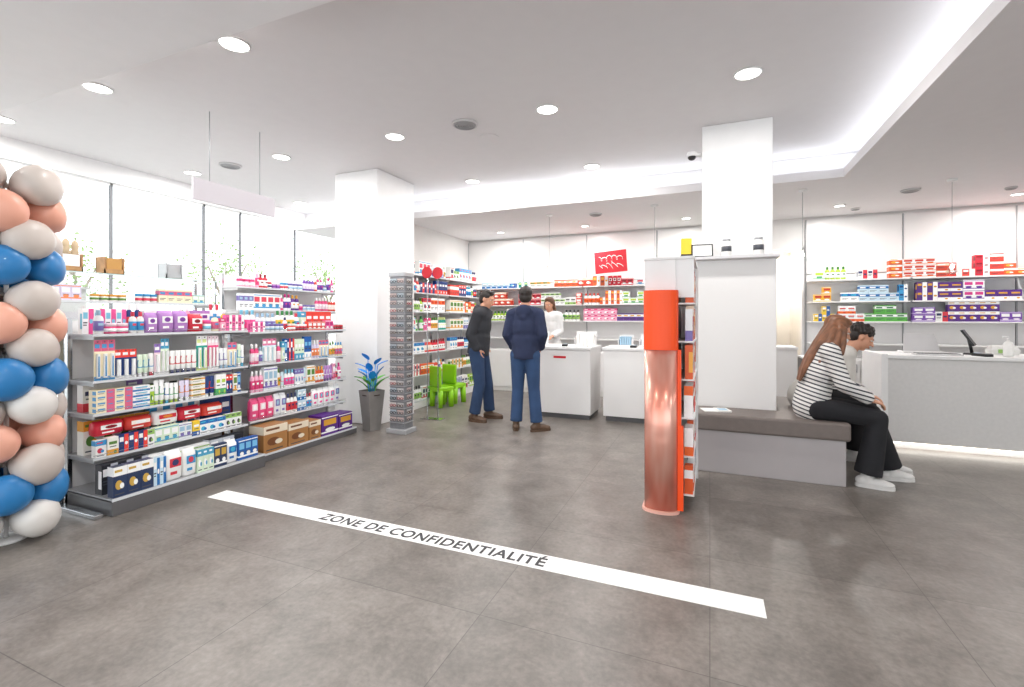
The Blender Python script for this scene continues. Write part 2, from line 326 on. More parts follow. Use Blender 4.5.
def fill(axis,a0,a1,front,z,spec,where,gap=.002,depth=.1,density=1.0,top=None,run=(1,4)):
    p=a0
    while p<a1-.025:
        kind,pals,w0,w1,h0,h1=R.choice(spec)
        pal=R.choice(pals); vi=R.randrange(5); lay=R.randrange(5)
        w=R.uniform(w0,w1); h=R.uniform(h0,h1); n=R.randint(*run) if w<.13 else R.randint(1,2)
        d=min(depth,max(w*.8,.04)) if kind!='blister' else .04
        if kind in('bottle','jar'): d=w
        st_=1
        if top and kind in('carton','pouch'): st_=max(1,int((top+R.uniform(-.02,.03))/h))
        back=R.uniform(0.004,.014)
        for _ in range(n):
            if p+w>a1: p=a1; break
            if R.random()<density:
                c=p+w/2
                for k in range(st_ if R.random()<.85 else max(1,st_-1)):
                    zz=z+k*h*1.001
                    if axis=='x': prod(kind,pal,vi,lay,c,front+back+d/2,zz,w,d,h,0,where)
                    else: prod(kind,pal,vi,lay,front-back-d/2,c,zz,w,d,h,math.pi/2,where)
            p+=w+gap
        p+=R.uniform(.0,.003)
# ---------------- gondola fixtures (run along Y)
def gondola(y0,y1,xb,levels,label,front,basef=None,shelfmat=grey,plinthmat=dgrey,topz=None,rails=True,backm=None,bh=.1):
    e=empty('gondola_shelf',(0,0,0),label,'shelving unit')
    top=topz or levels[-1]+.12
    for y in [y0+.015,y1-.015]:
        mo('upright',M().box(xb-.02,xb+.02,y-.015,y+.015,0,top),chrome,parent=e,bevel=.002)
    mo('back_panel',M().box(xb-.006,xb+.006,y0+.03,y1-.03,.1,top-.02),backm or white,parent=e)
    mo('plinth',M().box(xb-.02,basef,y0,y1,.0,bh),plinthmat,parent=e,bevel=.006)
    for i,z in enumerate(levels):
        f=basef if i==0 else front
        s=mo('shelf_board',M().box(xb+.006,f-.006,y0+.001,y1-.001,z-.01,z),shelfmat,parent=e)
        mo('price_rail',M().box(f-.006,f,y0+.001,y1-.001,z-.016,z+.003),rail if rails else shelfmat,parent=s)
        if rails and i and shelfmat is grey:
            mo('wire_edge',M().tube((f+.001,y0+.002,z+.022),(f+.001,y1-.002,z+.022),.002,n=6),chrome,parent=s)
        if i:
            for y in (y0+.02,y1-.02): mo('bracket',M().prism([(xb+.02,y-.003),(f-.03,y-.003),(f-.03,y+.003),(xb+.02,y+.003)],z-.04,z-.01),shelfmat,parent=s)
    return e
XB=-4.45; FR=-4.1; Y0=1.98; YS=3.22; Y2=3.28; Y1=4.6; F2=-4.15
A='the front gondola'
g1=gondola(Y0,YS,XB,[.12,.38,.70,.94,1.28],'grey metal gondola packed with toiletries, chrome posts',FR,-3.87)
gondola(Y2,Y1,XB,[.075,.38,.66,.94,1.26],'grey metal gondola set slightly back, lighter toiletries',F2,-3.98,bh=.06)
mo('foot',M().box(-4.66,-3.92,1.90,1.955,0,.03).box(-4.48,-4.42,1.905,1.955,.03,1.42),chrome,bevel=.005,parent=g1)
fill('y',Y0+.02,YS-.01,-3.89,.12,[('carton',['blue','blue','blue','dark'],.06,.1,.18,.23),('pouch',['blue','white'],.1,.13,.18,.23),('carton',['white','dark','blue','pastel'],.04,.07,.17,.22)],A,depth=.12,run=(1,3))
fill('y',Y0+.02,YS-.01,-4.03,.12,[('carton',['blue','white','dark'],.08,.12,.19,.22)],A,depth=.09)
y=Y2+.02
for c,w_,h_ in (('brown',.28,.26),('brown',.26,.23),('brown',.16,.2),('purple',.25,.22),('purple',.22,.2)):
    prod('carton',c,0,[4,3][c=='purple'],-3.99-.1,y+w_/2,.077,w_,.2,h_,math.pi/2,A); y+=w_+.015
fill('y',Y0+.02,YS-.01,FR,.38,[('carton',['white','white','blue','yellow','pastel'],.045,.08,.12,.14)],A,depth=.1)
y=Y0+.03
for i in range(5):
    prod('pouch','red',i%3,0,FR-.1,y+.1,.525,.195,.13,R.uniform(.09,.11),math.pi/2,A); y+=.2
fill('y',Y2+.02,Y1-.02,F2,.38,[('carton',['white','blue','pink','orange','pastel'],.035,.07,.11,.13),('pouch',['white','pink','pastel'],.07,.1,.19,.23),('bottle',['white','pink','blue'],.04,.05,.16,.21)],A,depth=.1,top=.25)
fill('y',Y0+.02,YS-.01,FR,.70,[('carton',['blue','white','green','pastel','white'],.028,.06,.16,.21),('carton',['white','blue','red','pastel'],.09,.13,.04,.05),('tube',['green','white','blue','pastel'],.035,.05,.16,.2)],A,top=.2,run=(1,2))
fill('y',Y2+.02,Y1-.02,F2,.66,[('carton',['white','pastel','pink','purple','orange'],.028,.06,.18,.24),('bottle',['pink','white','orange'],.04,.055,.17,.22),('tube',['white','pink','pastel'],.035,.05,.16,.22)],A,run=(1,3))
fill('y',Y0+.02,YS-.01,FR,.94,[('blister',['blue','white','pink','green','pastel','pastel'],.028,.055,.22,.31),('tube',['white','blue','pastel'],.035,.045,.17,.22)],A,gap=.001,run=(1,3))
fill('y',Y2+.02,Y1-.02,F2,.94,[('blister',['white','pink','pastel','blue'],.03,.055,.2,.29),('carton',['white','pastel','blue'],.03,.055,.2,.27),('bottle',['white','pink','pastel'],.04,.05,.16,.22)],A,gap=.001,run=(1,3))
fill('y',Y0+.02,2.95,FR,1.28,[('pouch',['pink','pink','red'],.09,.13,.12,.18),('bottle',['pink','white','pastel'],.045,.07,.14,.19),('carton',['pink','yellow','pastel'],.05,.08,.11,.16),('jar',['white','pink'],.06,.08,.08,.1)],A,run=(1,2))
fill('y',2.95,YS-.01,FR,1.28,[('bottle',['orange','red','pink','white'],.035,.055,.12,.17),('carton',['white','pink','red','yellow'],.04,.07,.1,.15)],A)
fill('y',Y2+.01,Y1-.02,F2,1.26,[('bottle',['orange','red','pink','white'],.035,.055,.12,.17),('carton',['white','pink','red','yellow'],.04,.07,.1,.15),('jar',['white','red'],.05,.06,.07,.09)],A)
fill('y',Y0+.02,YS-.02,FR-.17,1.28,[('bottle',['white','pink','blue','yellow'],.05,.07,.2,.25),('carton',['white','pastel','pink'],.05,.09,.18,.23)],A)
fill('y',Y2+.02,Y1-.02,F2-.15,1.26,[('bottle',['white','pink','blue','yellow'],.05,.07,.19,.23),('carton',['white','red','pastel'],.06,.1,.18,.22)],A)
for z,h0,h1 in ((.38,.25,.29),(.70,.2,.215)):
    fill('y',Y0+.02,YS-.02,FR-.16,z,[('carton',['white','blue','pastel','white'],.08,.12,h0,h1)],A,depth=.08)
# glass-topped gondola behind
G='the glass display shelf'
g2=gondola(2.1,3.55,-5.35,[.12,.5,.85,1.2,1.55],'display gondola with clear glass upper shelves',-5.0,-4.95,topz=1.78,rails=True,backm=glassm,shelfmat=lgrey)
gs=mo('glass_shelf',M().box(-5.36,-4.98,2.1,3.55,1.79,1.8),mat('glass_edge','#cfe3df',.1,0,coat=.5),parent=g2)
for y in (2.12,3.53): mo('post',M().tube((-5.0,y,1.55),(-5.0,y,1.79),.008,n=8),chrome,parent=gs)
fill('y',2.12,3.53,-5.0,1.55,[('jar',['white','pastel'],.05,.07,.06,.09),('bottle',['white','green','blue'],.035,.05,.1,.16),('carton',['white','pastel'],.05,.08,.08,.14)],G,density=.9)
wood=mat('wood_box','#a97f55',.6,noise=.25,nscale=14)
for y,g in ((2.3,0),(2.62,1),(3.15,2)):
    e=empty('wooden_display_box',(-5.15,y,1.8),'small wooden crate with printed front on glass shelf','wooden box',group='wooden crates on glass shelf')
    mo('crate',M().box(-.07,.07,-.08,.08,0,.012).box(-.07,-.06,-.08,.08,0,.16).box(.06,.07,-.08,.08,0,.05).box(-.07,.07,-.08,-.07,0,.16).box(-.07,.07,.07,.08,0,.16),wood if g<2 else grey,parent=e)
    mo('label_card',M().box(.0605,.063,-.06,.06,.05,.15),[paper,pm('#b98a4a'),grey][g],parent=e)
v=mo('twig_vase',M().lathe([(.03,0),(.05,.03),(.055,.1),(.03,.18),(.035,.2)],18),paper,loc=(-5.75,2.5,1.7),label='pale vase holding dry pampas twigs',cat='vase')
m=M()
for i in range(16):
    a=i*.9; q=Vector((.12*math.cos(a),.12*math.sin(a),.35+.05*math.sin(i*2))); m.tube((0,0,.15),q,.003,.002,n=5); m.ell(q,(.03,.03,.06),n=6,k=4)
mo('twigs',m,mat('dry_twig','#bfa98c',.8),parent=v)
mo('vase_plinth',M().box(-.15,.15,-.15,.15,0,1.68).box(-.17,.17,-.17,.17,1.68,1.7),white,loc=(-5.75,2.5,0),label='tall white square plinth under the vase',cat='plinth')
P2='the rear gondola'
gondola(3.95,5.6,-5.5,[.12,.5,.85,1.2,1.5,1.78],'white gondola with pink skincare near windows',-5.2,-5.1,shelfmat=white,plinthmat=white,topz=1.95)
for z in (1.5,1.78):
    fill('y',3.97,5.58,-5.2,z,[('bottle',['pink','pink','red','purple'],.045,.07,.16,.22),('carton',['pink','white','red'],.06,.1,.16,.22),('jar',['pink','white'],.06,.08,.08,.1)],P2)
gondola(2.3,5.2,-6.4,[.12,.5,.85,1.15,1.4],'low white shelving beneath the street windows',-6.1,-6.05,shelfmat=white,plinthmat=white,topz=1.45)
# ---------------- balloons
bc={'b':('blue','#2478b6'),'p':('peach','#e8a892'),'w':('pearl beige','#c8bdb6'),'o':('glossy white','#dedad6')}
bm={}
prof=[(.02,0),(.05,.012),(.13,.06),(.26,.16),(.40,.33),(.48,.52),(.5,.68),(.46,.82),(.34,.93),(.18,.985),(.02,1)]
for k,(n,h) in bc.items(): bm[k]=(M().lathe(prof,24).mesh('balloon',[mat('balloon_'+n.replace(' ','_'),h,.4,coat=.15)]),M().lathe([(.012,0),(.05,-.02),(.09,-.05),(.07,-.055)],12).mesh('knot',[mat('balloon_'+n.replace(' ','_'),h)]))
BX,BY=-4.09,1.52
bs=empty('balloon_stand',(BX,BY,0),'slim white pole with round foot inside balloon column','balloon stand')
mo('pole',M().tube((0,0,0.02),(0,0,2.2),.012),white,parent=bs); mo('base',M().lathe([(.1,0),(.1,.015),(.03,.02)],24),white,parent=bs)
seq=['o','b','w','p','w','b','w','p','w','b','w','p','w']
for k,c in enumerate(seq):
    z=.14+.174*k
    for j in range(4):
        a=math.radians(18+90*j+45*(k%2)+R.uniform(-11,11))
        s=R.uniform(.24,.275)
        cc=c
        if c=='w' and R.random()<.1: cc='o'
        dirv=Vector((math.cos(a),math.sin(a),R.uniform(-.12,.12)+(.2 if k==12 else 0))).normalized(); base=Vector((BX,BY,z+R.uniform(-.012,.012)))+dirv*.03
        q=Vector((0,0,1)).rotation_difference(dirv)
        o=ob('balloon',bm[cc][0],loc=base,label='%s party balloon in the balloon column'%bc[cc][0],cat='balloon',group='balloon column')
        o.rotation_euler=q.to_euler(); o.scale=(s*.97,s*.97,s)
        ob('knot',bm[cc][1],parent=o)
# ---------------- reading glasses rack
RX,RY=-3.49,4.83
rk=empty('display_rack',(RX,RY,0),'tall silvery metal tower rack of reading glasses','display rack')
mo('base',M().box(-.14,.14,-.12,.12,.0,.06),grey,parent=rk,bevel=.01)
mo('body',M().box(-.105,.105,-.09,.09,.06,1.9),mat('rack_grey','#8e9094',.35,.4,noise=.1,nscale=60),parent=rk,bevel=.005)
mo('header',M().box(-.115,.115,-.1,.1,1.9,1.95),grey,parent=rk,bevel=.005)
m2=M()
for i in range(20):
    z=.14+i*.088
    m2.box(-.105,.105,-.11,-.09,z-.006,z); m2.box(.105,.125,-.09,.09,z-.006,z)
mo('rail_set',m2,grey,parent=rk)
gm=M()
gm.add([(-.046,.006,-.015),(.046,.006,-.015),(.046,.006,.035),(-.046,.006,.035)],[(0,1,2,3)],1)
for sx_ in (-.023,.023):
    n=12
    gm.rings([[(sx_+r*math.cos(6.2832*i/n),y,r*.8*math.sin(6.2832*i/n)) for i in range(n)] for r,y in ((.02,.0),(.02,-.006),(.015,-.006),(.015,0))],0,caps=False)
gm.tube((-.006,-.003,.004),(.006,-.003,.004),.002,n=6)
for s_ in (-1,1): gm.tube((s_*.041,-.003,.004),(s_*.045,.006,.0),.002,n=5)
gme=[gm.mesh('reading_glasses',[g,pm(c)]) for g,c in ((dgrey,'#cacaca'),(mat('red_frame','#a8323a',.3),'#d6d4d1'),(mat('tortoise','#5b3a22',.3),'#c2c2c2'),(black,'#b4c0c8'),(dgrey,'#c8b4b0'))]
for i in range(20):
    z=.168+i*.088
    for face in (0,1,2):
        if face<2: o=ob('reading_glasses',R.choice(gme),loc=(RX-.053+.106*face,RY-.1,z),label='carded reading glasses on the tower rack',cat='glasses',group='glasses on tower rack')
        else: o=ob('reading_glasses',R.choice(gme),loc=(RX+.116,RY,z),rz=math.pi/2,label='carded reading glasses on the tower rack',cat='glasses',group='glasses on tower rack')
for (x,y,z) in ((-3.62,5.6,2.03),(-3.46,5.62,2.02)):
    e=mo('round_sign',M().tube((0,0,0),(0,-.012,0),.08,n=28),red,loc=(x,y,z),label='red round promotional disc on slim post',cat='sign',group='red round discs')
    mo('post',M().tube((0,.006,-z+.01),(0,.006,0),.006,n=8).box(-.07,.07,-.06,.07,-z,-z+.01),chrome,parent=e)
# planter
pl=empty('planter',(-3.9,4.78,0),'tall grey tapered planter with blue and green leaves','planter')
mo('pot',M().lathe([(.1,0),(.105,.005),(.16,.5),(.15,.5),(.14,.45)],4,smooth=False),mat('planter_grey','#85817e',.6,noise=.08),parent=pl,rz=.5)
mo('soil',M().lathe([(.12,.44),(.12,.45)],12),mat('soil','#3b2c22',.9),parent=pl)
def bigleaf(m,p,ang,tilt,l,w):
    q=Matrix.Rotation(ang,3,'Z')@Matrix.Rotation(tilt,3,'Y'); pts=[]
    rows=7
    for i in range(rows+1):
        t=i/rows; ww=w*math.sin(math.pi*min(1,.08+t*.92))**.7; x=l*t; z=-.2*l*t*t
        pts+=[p+q@Vector((x,-ww,z+.01)),p+q@Vector((x,0,z)),p+q@Vector((x,ww,z+.01))]
    fs=[]
    for i in range(rows):
        for j in (0,1): a=i*3+j; fs.append((a,a+1,a+4,a+3))
    m.add(pts,fs,0,True)
m=M(); mb=M()
for i in range(10):
    a=i*.7; bp_=Vector((.03*math.cos(a),.03*math.sin(a),.45)); tp=Vector((.06*math.cos(a),.06*math.sin(a),.53+.04*(i%3)))
    m.tube(bp_,tp,.005,.004,n=6); bigleaf(m,tp,a,-.9+.2*(i%3),.17,.035)
for i,(a,h_) in enumerate(((-1.2,.74),(-.2,.82),(-2.4,.78),(.3,.68),(-1.6,.88),(-3.0,.7),(-.8,.64),(-2.0,.66),(.8,.8))):
    bp_=Vector((.03*math.cos(a),.03*math.sin(a),.45)); tp=Vector((.07*math.cos(a),.07*math.sin(a),h_))
    mb.tube(bp_,tp,.006,.005,n=6); bigleaf(mb,tp,a,-1.1+.25*(i%3),.14,.045)
mo('leaf_cluster',m,mat('plant_green','#5aa83a',.5,noise=.2),parent=pl,label='slender green leaves')
mo('blue_leaf_cluster',mb,mat('leaf_blue','#1f8ce6',.45,noise=.08),parent=pl,label='bright blue leaves')
# ---------------- side wall shelving behind column
P3='the side wall shelving'
for (y0,y1) in ((6.05,7.2),(7.22,8.35)):
    gondola(y0,y1,-4.6,[.12,.5,.85,1.2,1.5,1.8,2.08],'white wall shelving bay packed with parapharmacy products',-4.2,-4.15,shelfmat=white,plinthmat=white,topz=2.15,backm=white)
    for z,pp in ((.12,['white','green']),(.5,['white','orange']),(.85,['white','red','blue']),(1.2,['white','green','pink']),(1.5,['white','orange','green']),(1.8,['red','white','blue']),(2.08,['white'])):
        fill('y',y0+.03,y1-.03,-4.2 if z>.2 else -4.15,z,[('carton',pp,.07,.12,.16,.23),('bottle',pp,.06,.08,.18,.23)],P3,depth=.12,density=.97)
# ---------------- back wall bays
def bay(x0,x1):
    e=empty('wall_shelving',((x0+x1)/2,YB,0),'white wall shelving bay with tall upper panel','wall shelving',group='wall shelving behind counters')
    w=(x1-x0)/2
    mo('upper_panel',M().box(-w+.01,w-.01,-.04,-.002,2.1,2.96),lam,parent=e,bevel=.003)
    mo('back_panel',M().box(-w+.012,w-.012,-.03,-.002,.8,2.08),white,parent=e)
    for s in (-1,1): mo('upright',M().box(s*(w-.004)-.004,s*(w-.004)+.004,-.045,-.002,.8,2.96),grey,parent=e)
    for z in (1.02,1.35,1.65,1.98): mo('shelf_board',M().box(-w+.012,w-.012,-.36,-.03,z-.02,z),white,parent=e,bevel=.002)
    c=mo('base_cabinet',M().box(-w+.004,w-.004,-.42,-.002,.0,.8),lam,parent=e)
    for s in (-1,1):
        dd=mo('cabinet_door',M().box(min(s*.005,s*(w-.01)),max(s*.005,s*(w-.01)),-.44,-.42,.08,.78),white,parent=c,bevel=.003)
        mo('handle',M().box(s*.05-.006,s*.05+.006,-.46,-.44,.6,.72),chrome,parent=dd)
for x0,x1 in ((-4.65,-3.42),(-3.42,-2.14),(-2.14,-.87),(-.87,.4),(1.41,2.66),(2.66,3.93),(3.93,5.2)): bay(x0,x1)
P4='the back wall shelving'
fy=YB-.36
def rowx(x0,x1,z,pals,h0=.1,h1=.14,dens=1,kinds=('carton','carton','carton','bottle'),top=.26,w0=.09,w1=.14,run=(2,5)):
    fill('x',x0+.02,x1-.02,fy,z,[(k,pals,w0 if k=='carton' else .06,w1 if k=='carton' else .08,h0 if k!='bottle' else .17,h1 if k!='bottle' else .23) for k in kinds],P4,density=dens,top=top,run=run)
rowx(-4.2,-3.42,1.98,['green','white','blue'],top=.15); rowx(-3.42,-2.7,1.98,['white','green'],top=.18); rowx(-2.7,-1.2,1.98,['red','red','orange'],.12,.18,kinds=('carton','pouch'),top=.18); rowx(-1.2,.0,1.98,['white','green','white'],dens=.85,top=.14)
rowx(-4.2,-3.42,1.65,['green','white','orange']); rowx(-3.42,-2.14,1.65,['red','white','pink'],top=.24); rowx(-2.14,-.87,1.65,['yellow','green','orange'],top=.24); rowx(-.87,.0,1.65,['yellow','green','blue'])
rowx(-4.2,-3.42,1.35,['white','green','red'],top=.22); rowx(-3.42,-2.14,1.35,['white','blue','green'],top=.22); rowx(-2.14,-.87,1.35,['pink','purple','green'],top=.22); rowx(-.87,.0,1.35,['white','orange','pink'],top=.22)
rowx(-3.6,-2.9,1.02,['white','green','blue','pink'],dens=.8,top=.15)
rowx(1.45,2.0,1.98,['green','white','green'],top=.16); rowx(2.0,2.35,1.98,['green','white'],top=.14)
rowx(2.38,4.9,1.98,['orange','orange','red','orange'],.09,.1,kinds=('carton',),top=.28,w0=.12,w1=.16)
rowx(1.45,1.8,1.65,['yellow'],.1,.12,kinds=('carton',),top=.24,run=(3,4)); rowx(1.8,2.66,1.65,['blue','blue','blue'],.11,.14,kinds=('carton',),top=.26); rowx(2.7,3.9,1.65,['purple','purple','pink'],.12,.14,kinds=('carton',),top=.28); rowx(3.93,4.9,1.65,['blue','dark','purple','blue'],.11,.14,kinds=('carton',),top=.28)
rowx(1.45,2.66,1.35,['blue','green','orange','yellow'],top=.25); rowx(2.66,3.93,1.35,['red','purple','white','blue'],kinds=('carton',),top=.26); rowx(3.93,4.9,1.35,['red','white','dark'],top=.25)
rs_=mo('red_sign',M().box(-.28,.28,-.01,.01,0,.38),red,loc=(-1.6,8.36,2.2),label='red tilted poster with white swirling script marks',cat='poster')
rs_.rotation_euler=(0,-.07,0)
for k in range(2):
    pts=[]
    for t in range(40):
        u=t/39; pts.append(Vector((-.2+.4*u+.03*math.sin(u*28),-.013,.25-.13*k+.045*math.cos(u*28+k)*(1-.4*math.sin(u*9)))))
    mm=M()
    mm.rings([[p+Vector((0,-.004*math.cos(6.2832*i/6),.007*math.sin(6.2832*i/6))) for i in range(6)] for p in pts])
    mo('white_script',mm,paper,parent=rs_)
# ---------------- counters
def counter(x0,x1,y0,y1,label,led=False,h=1.0,bm_=lam):
    e=empty('service_counter',((x0+x1)/2,y0,0),label,'counter'); w=(x1-x0)/2; d=y1-y0
    mo('kick_plate',M().box(-w+.03,w-.03,.04,d-.04,0,.07),dgrey if not led else lgrey,parent=e)
    mo('body',M().box(-w,w,0,d,.07,h-.035),bm_,parent=e,bevel=.004)
    mo('worktop',M().box(-w-.01,w+.01,-.02,d+.01,h-.035,h),white,parent=e,bevel=.004)
    if led:
        mo('end_panel',M().box(-w-.06,-w,-.01,d,0,h+.01),white,parent=e,bevel=.004)
        mo('led_strip',M().box(-w+.02,w-.02,.02,.032,.045,.06),leds,parent=e)
        a=area('lamp',(0,.01,.045),2*w-.1,.03,1.6,(math.radians(-20),0,0),(1,.97,.9)); a.parent=e
    return e
ca=counter(-2.35,-1.5,6.35,7.0,'white service counter with a red badge strip')
mo('badge',M().box(-.1,.08,-.003,0,.84,.87),red,parent=ca)
cb=counter(-1.34,-.2,6.42,7.0,'plain white service counter')
cc=counter(.25,1.05,7.1,7.6,'white service counter beside the doorway',h=1.02)
crm=mat('counter_front_grey','#d8d6d5',.45,noise=.03,nscale=30)
counter(1.78,5.0,6.3,7.0,'long pale counter with glowing LED plinth',led=True,bm_=crm)
dr=empty('drawer_unit',(1.38,7.2,0),'white drawer unit with dark reveals','drawer unit')
mo('body',M().box(-.24,.24,0,.5,0,.86),dgrey,parent=dr)
mo('worktop',M().box(-.25,.25,-.03,.5,.86,.88),white,parent=dr)
for i in range(5):
    q=mo('drawer',M().box(-.23,.23,-.02,0,.03+i*.165,.175+i*.165),lam,parent=dr,bevel=.003); mo('handle',M().box(-.08,.08,-.035,-.02,.14+i*.165,.155+i*.165),grey,parent=q)
def terminal(x,y,z,rz):
    e=empty('payment_terminal',(x,y,z),'small dark card payment terminal on counter','payment terminal',rz=rz)
    mo('body',M().prism([(-.04,-.09),(.04,-.09),(.035,.09),(-.035,.09)],0,.03),black,parent=e,bevel=.006)
    mo('keypad',M().box(-.028,.028,-.08,-.01,.03,.036),grey,parent=e)
    mo('display',M().box(-.03,.03,.01,.07,.03,.034),pm('#c8d8e8'),parent=e)
terminal(-1.9,6.5,1.0,.2); terminal(-.95,6.55,1.0,0); terminal(2.62,6.45,1.0,.3)
def leaflet(x,y,z,c,s=1):
    e=empty('leaflet_holder',(x,y,z),'clear leaflet stand with folded leaflets','leaflet holder')
    mo('stand',M().box(-.06,.06,-.04,.04,0,.006).add([(-.06,-.02,.006),(.06,-.02,.006),(.06,.04,.2),(-.06,.04,.2)],[(0,1,2,3)]),glassm,parent=e)
    mo('leaflet',M().add([(-.055,-.026,.01),(.055,-.026,.01),(.055,.034,.21),(-.055,.034,.21),(-.055,-.034,.012),(.055,-.034,.012),(.055,.026,.212),(-.055,.026,.212)],[(0,1,2,3),(7,6,5,4),(0,4,5,1),(2,6,7,3)]),c,parent=e)
leaflet(-2.2,6.5,1.0,pm('#eef1f3')); leaflet(-.5,6.6,1.0,pm('#f6f5f2')); leaflet(.6,7.3,1.02,pm('#f6f5f2'))
def tray(x,y,z,w,h,c):
    e=empty('counter_caddy',(x,y,z),'white counter caddy holding small product boxes','caddy')
    mo('tray',M().box(-w,w,-.08,.08,0,.02).box(-w,w,.06,.08,.02,h).box(-w,-w+.01,-.08,.08,.02,h*.6).box(w-.01,w,-.08,.08,.02,h*.6),white,parent=e,bevel=.002)
    k=M()
    for i in range(5): a=-w+.02+i*(2*w-.04)/5; k.box(a+.002,a+(2*w-.04)/5-.004,-.05,.04,.02,h*.85)
    mo('box_row',k,c,parent=e)
tray(-1.68,6.82,1.0,.15,.2,paper); tray(-.72,6.8,1.0,.18,.18,pm('#eef1f3')); tray(-1.1,6.82,1.0,.1,.16,pm('#9fc2d9'))
def sanitizer(x,y,z,s=1,c=paper):
    e=empty('pump_bottle',(x,y,z),'white pump dispenser bottle on the counter','pump bottle'); e.scale=(s,s,s)
    mo('bottle',M().lathe([(.035,0),(.04,.01),(.04,.12),(.03,.15),(.012,.16),(.012,.17)],18),c,parent=e)
    mo('pump',M().tube((0,0,.17),(0,0,.205),.006,n=8).tube((0,0,.205),(-.045,0,.2),.006,n=8),white,parent=e)
sanitizer(-1.6,6.47,1.0); sanitizer(2.85,6.5,1.0)
e=empty('checkout_screen',(2.66,6.75,1.0),'slim black touch screen on angled stand','touch screen',rz=1.15)
mo('stand',M().box(-.09,.09,-.07,.07,0,.012).tube((0,0,.01),(0,.03,.18),.015),black,parent=e)
mo('screen',M().add([(-.15,-.03,.1),(.15,-.03,.1),(.15,.07,.27),(-.15,.07,.27),(-.15,-.01,.095),(.15,-.01,.095),(.15,.09,.265),(-.15,.09,.265)],[(0,1,2,3),(7,6,5,4),(0,4,5,1),(2,6,7,3),(1,5,6,2),(0,3,7,4)]),black,parent=e)
e=empty('display_board',(2.24,6.84,1.0),'white leaning acrylic shield with base tray','display board')
mo('tray',M().box(-.19,.19,-.1,.1,0,.02),white,parent=e,bevel=.004)
mo('board',M().add([(-.17,-.02,.02),(.17,-.02,.02),(.14,.06,.22),(-.14,.06,.22),(-.17,-.01,.02),(.17,-.01,.02),(.14,.07,.22),(-.14,.07,.22)],[(0,1,2,3),(7,6,5,4),(0,4,5,1),(2,6,7,3),(1,5,6,2),(0,3,7,4)]),lgrey,parent=e)
e=mo('counter_appliance',M().ell((0,0,.17),(.13,.12,.17)).box(-.1,.1,-.08,.08,0,.06),mat('gloss_white','#f4f4f4',.15,coat=.5),loc=(3.2,6.62,1.0),label='rounded glossy white appliance on the counter',cat='appliance')
mo('display',M().ell((-.02,-.1,.24),(.05,.03,.04)),pm('#c8d8e8'),parent=e)
e=mo('paper_bag',M().rings([[(.11,-.06,0),(-.11,-.06,0),(-.11,.06,0),(.11,.06,0)],[(.12,-.07,.05),(-.11,-.06,.05),(-.12,.06,.05),(.11,.07,.05)],[(.1,-.03,.1),(-.1,-.04,.09),(-.09,.03,.1),(.1,.04,.09)]],smooth=False),paper,loc=(2.94,6.82,1.0),label='crumpled white paper bag on the counter',cat='bag')
mo('colour_print',M().box(-.06,.06,-.072,-.066,.02,.06),pm('#9bc76b'),parent=e)
e=mo('keyboard',M().box(-.2,.2,-.07,.07,0,.018),lgrey,loc=(2.25,6.45,1.0),bevel=.004,label='grey computer keyboard lying on counter',cat='keyboard')
m=M()
for i in range(12):
    for j in range(4): m.box(-.185+i*.031,-.185+i*.031+.025,-.058+j*.03,-.058+j*.03+.024,.018,.023)
mo('keys',m,dgrey,parent=e)
# ---------------- tall promo display
dsp=empty('promotional_display',(-.33,3.5,0),'curved orange and copper pink cardboard display on white stand','display stand')
n=14
def halfp(w,d,y1): return [(w*math.cos(math.pi+math.pi*i/n)*1.0,.09+d*math.sin(math.pi+math.pi*i/n)) for i in range(n+1)]+[(w,y1),(-w,y1)]
sal=bpy.data.materials.new('copper_print'); sal.use_nodes=True; nt=sal.node_tree; b=nt.nodes['Principled BSDF']; b.inputs['Roughness'].default_value=.24; b.inputs['Metallic'].default_value=.55
tcn=nt.nodes.new('ShaderNodeTexCoord'); nz=nt.nodes.new('ShaderNodeTexNoise'); nz.inputs['Scale'].default_value=2.2; nz.inputs['Detail'].default_value=2; mpn=nt.nodes.new('ShaderNodeMapping'); mpn.inputs['Scale'].default_value=(3.5,1,.8)
crn=nt.nodes.new('ShaderNodeValToRGB'); crn.color_ramp.elements[0].position=.35; crn.color_ramp.elements[0].color=lin('#dc8a76'); crn.color_ramp.elements[1].position=.66; crn.color_ramp.elements[1].color=lin('#f7c4b3')
nt.links.new(tcn.outputs['Object'],mpn.inputs[0]);nt.links.new(mpn.outputs[0],nz.inputs[0]);nt.links.new(nz.outputs['Fac'],crn.inputs[0]);nt.links.new(crn.outputs[0],b.inputs['Base Color'])
mo('lower_panel',M().prism(halfp(.115,.06,.13),.02,1.17,smooth=True),sal,parent=dsp)
mo('upper_panel',M().prism(halfp(.12,.065,.14),1.17,1.6),orange,parent=dsp)
mo('base',M().prism(halfp(.13,.08,.95),0,.02),pm('#e9b3a3'),parent=dsp)
mo('edge_panel',M().box(.116,.155,.085,.14,.02,.62).box(.116,.14,.085,.14,.62,1.17),orange,parent=dsp)
mo('stand_body',M().box(-.12,.1,.15,.93,.02,1.83),white,parent=dsp,bevel=.004)
mo('top_cap',M().box(-.125,.23,.14,.95,1.83,1.85),white,parent=dsp)
for i in range(6): mo('side_shelf',M().box(.1,.225,.18,.93,.1+i*.28,.112+i*.28),white,parent=dsp)
mo('end_panel',M().box(.1,.235,.93,.95,.0,1.83),white,parent=dsp)
mo('front_fin',M().box(.1,.225,.16,.18,1.55,1.83),white,parent=dsp)
for i in range(6):
    fill('y',3.69,4.42,-.105,.112+i*.28,[('carton',['orange','orange','red','orange','white'],.05,.08,.2,.26)],'the promotional display',depth=.09)
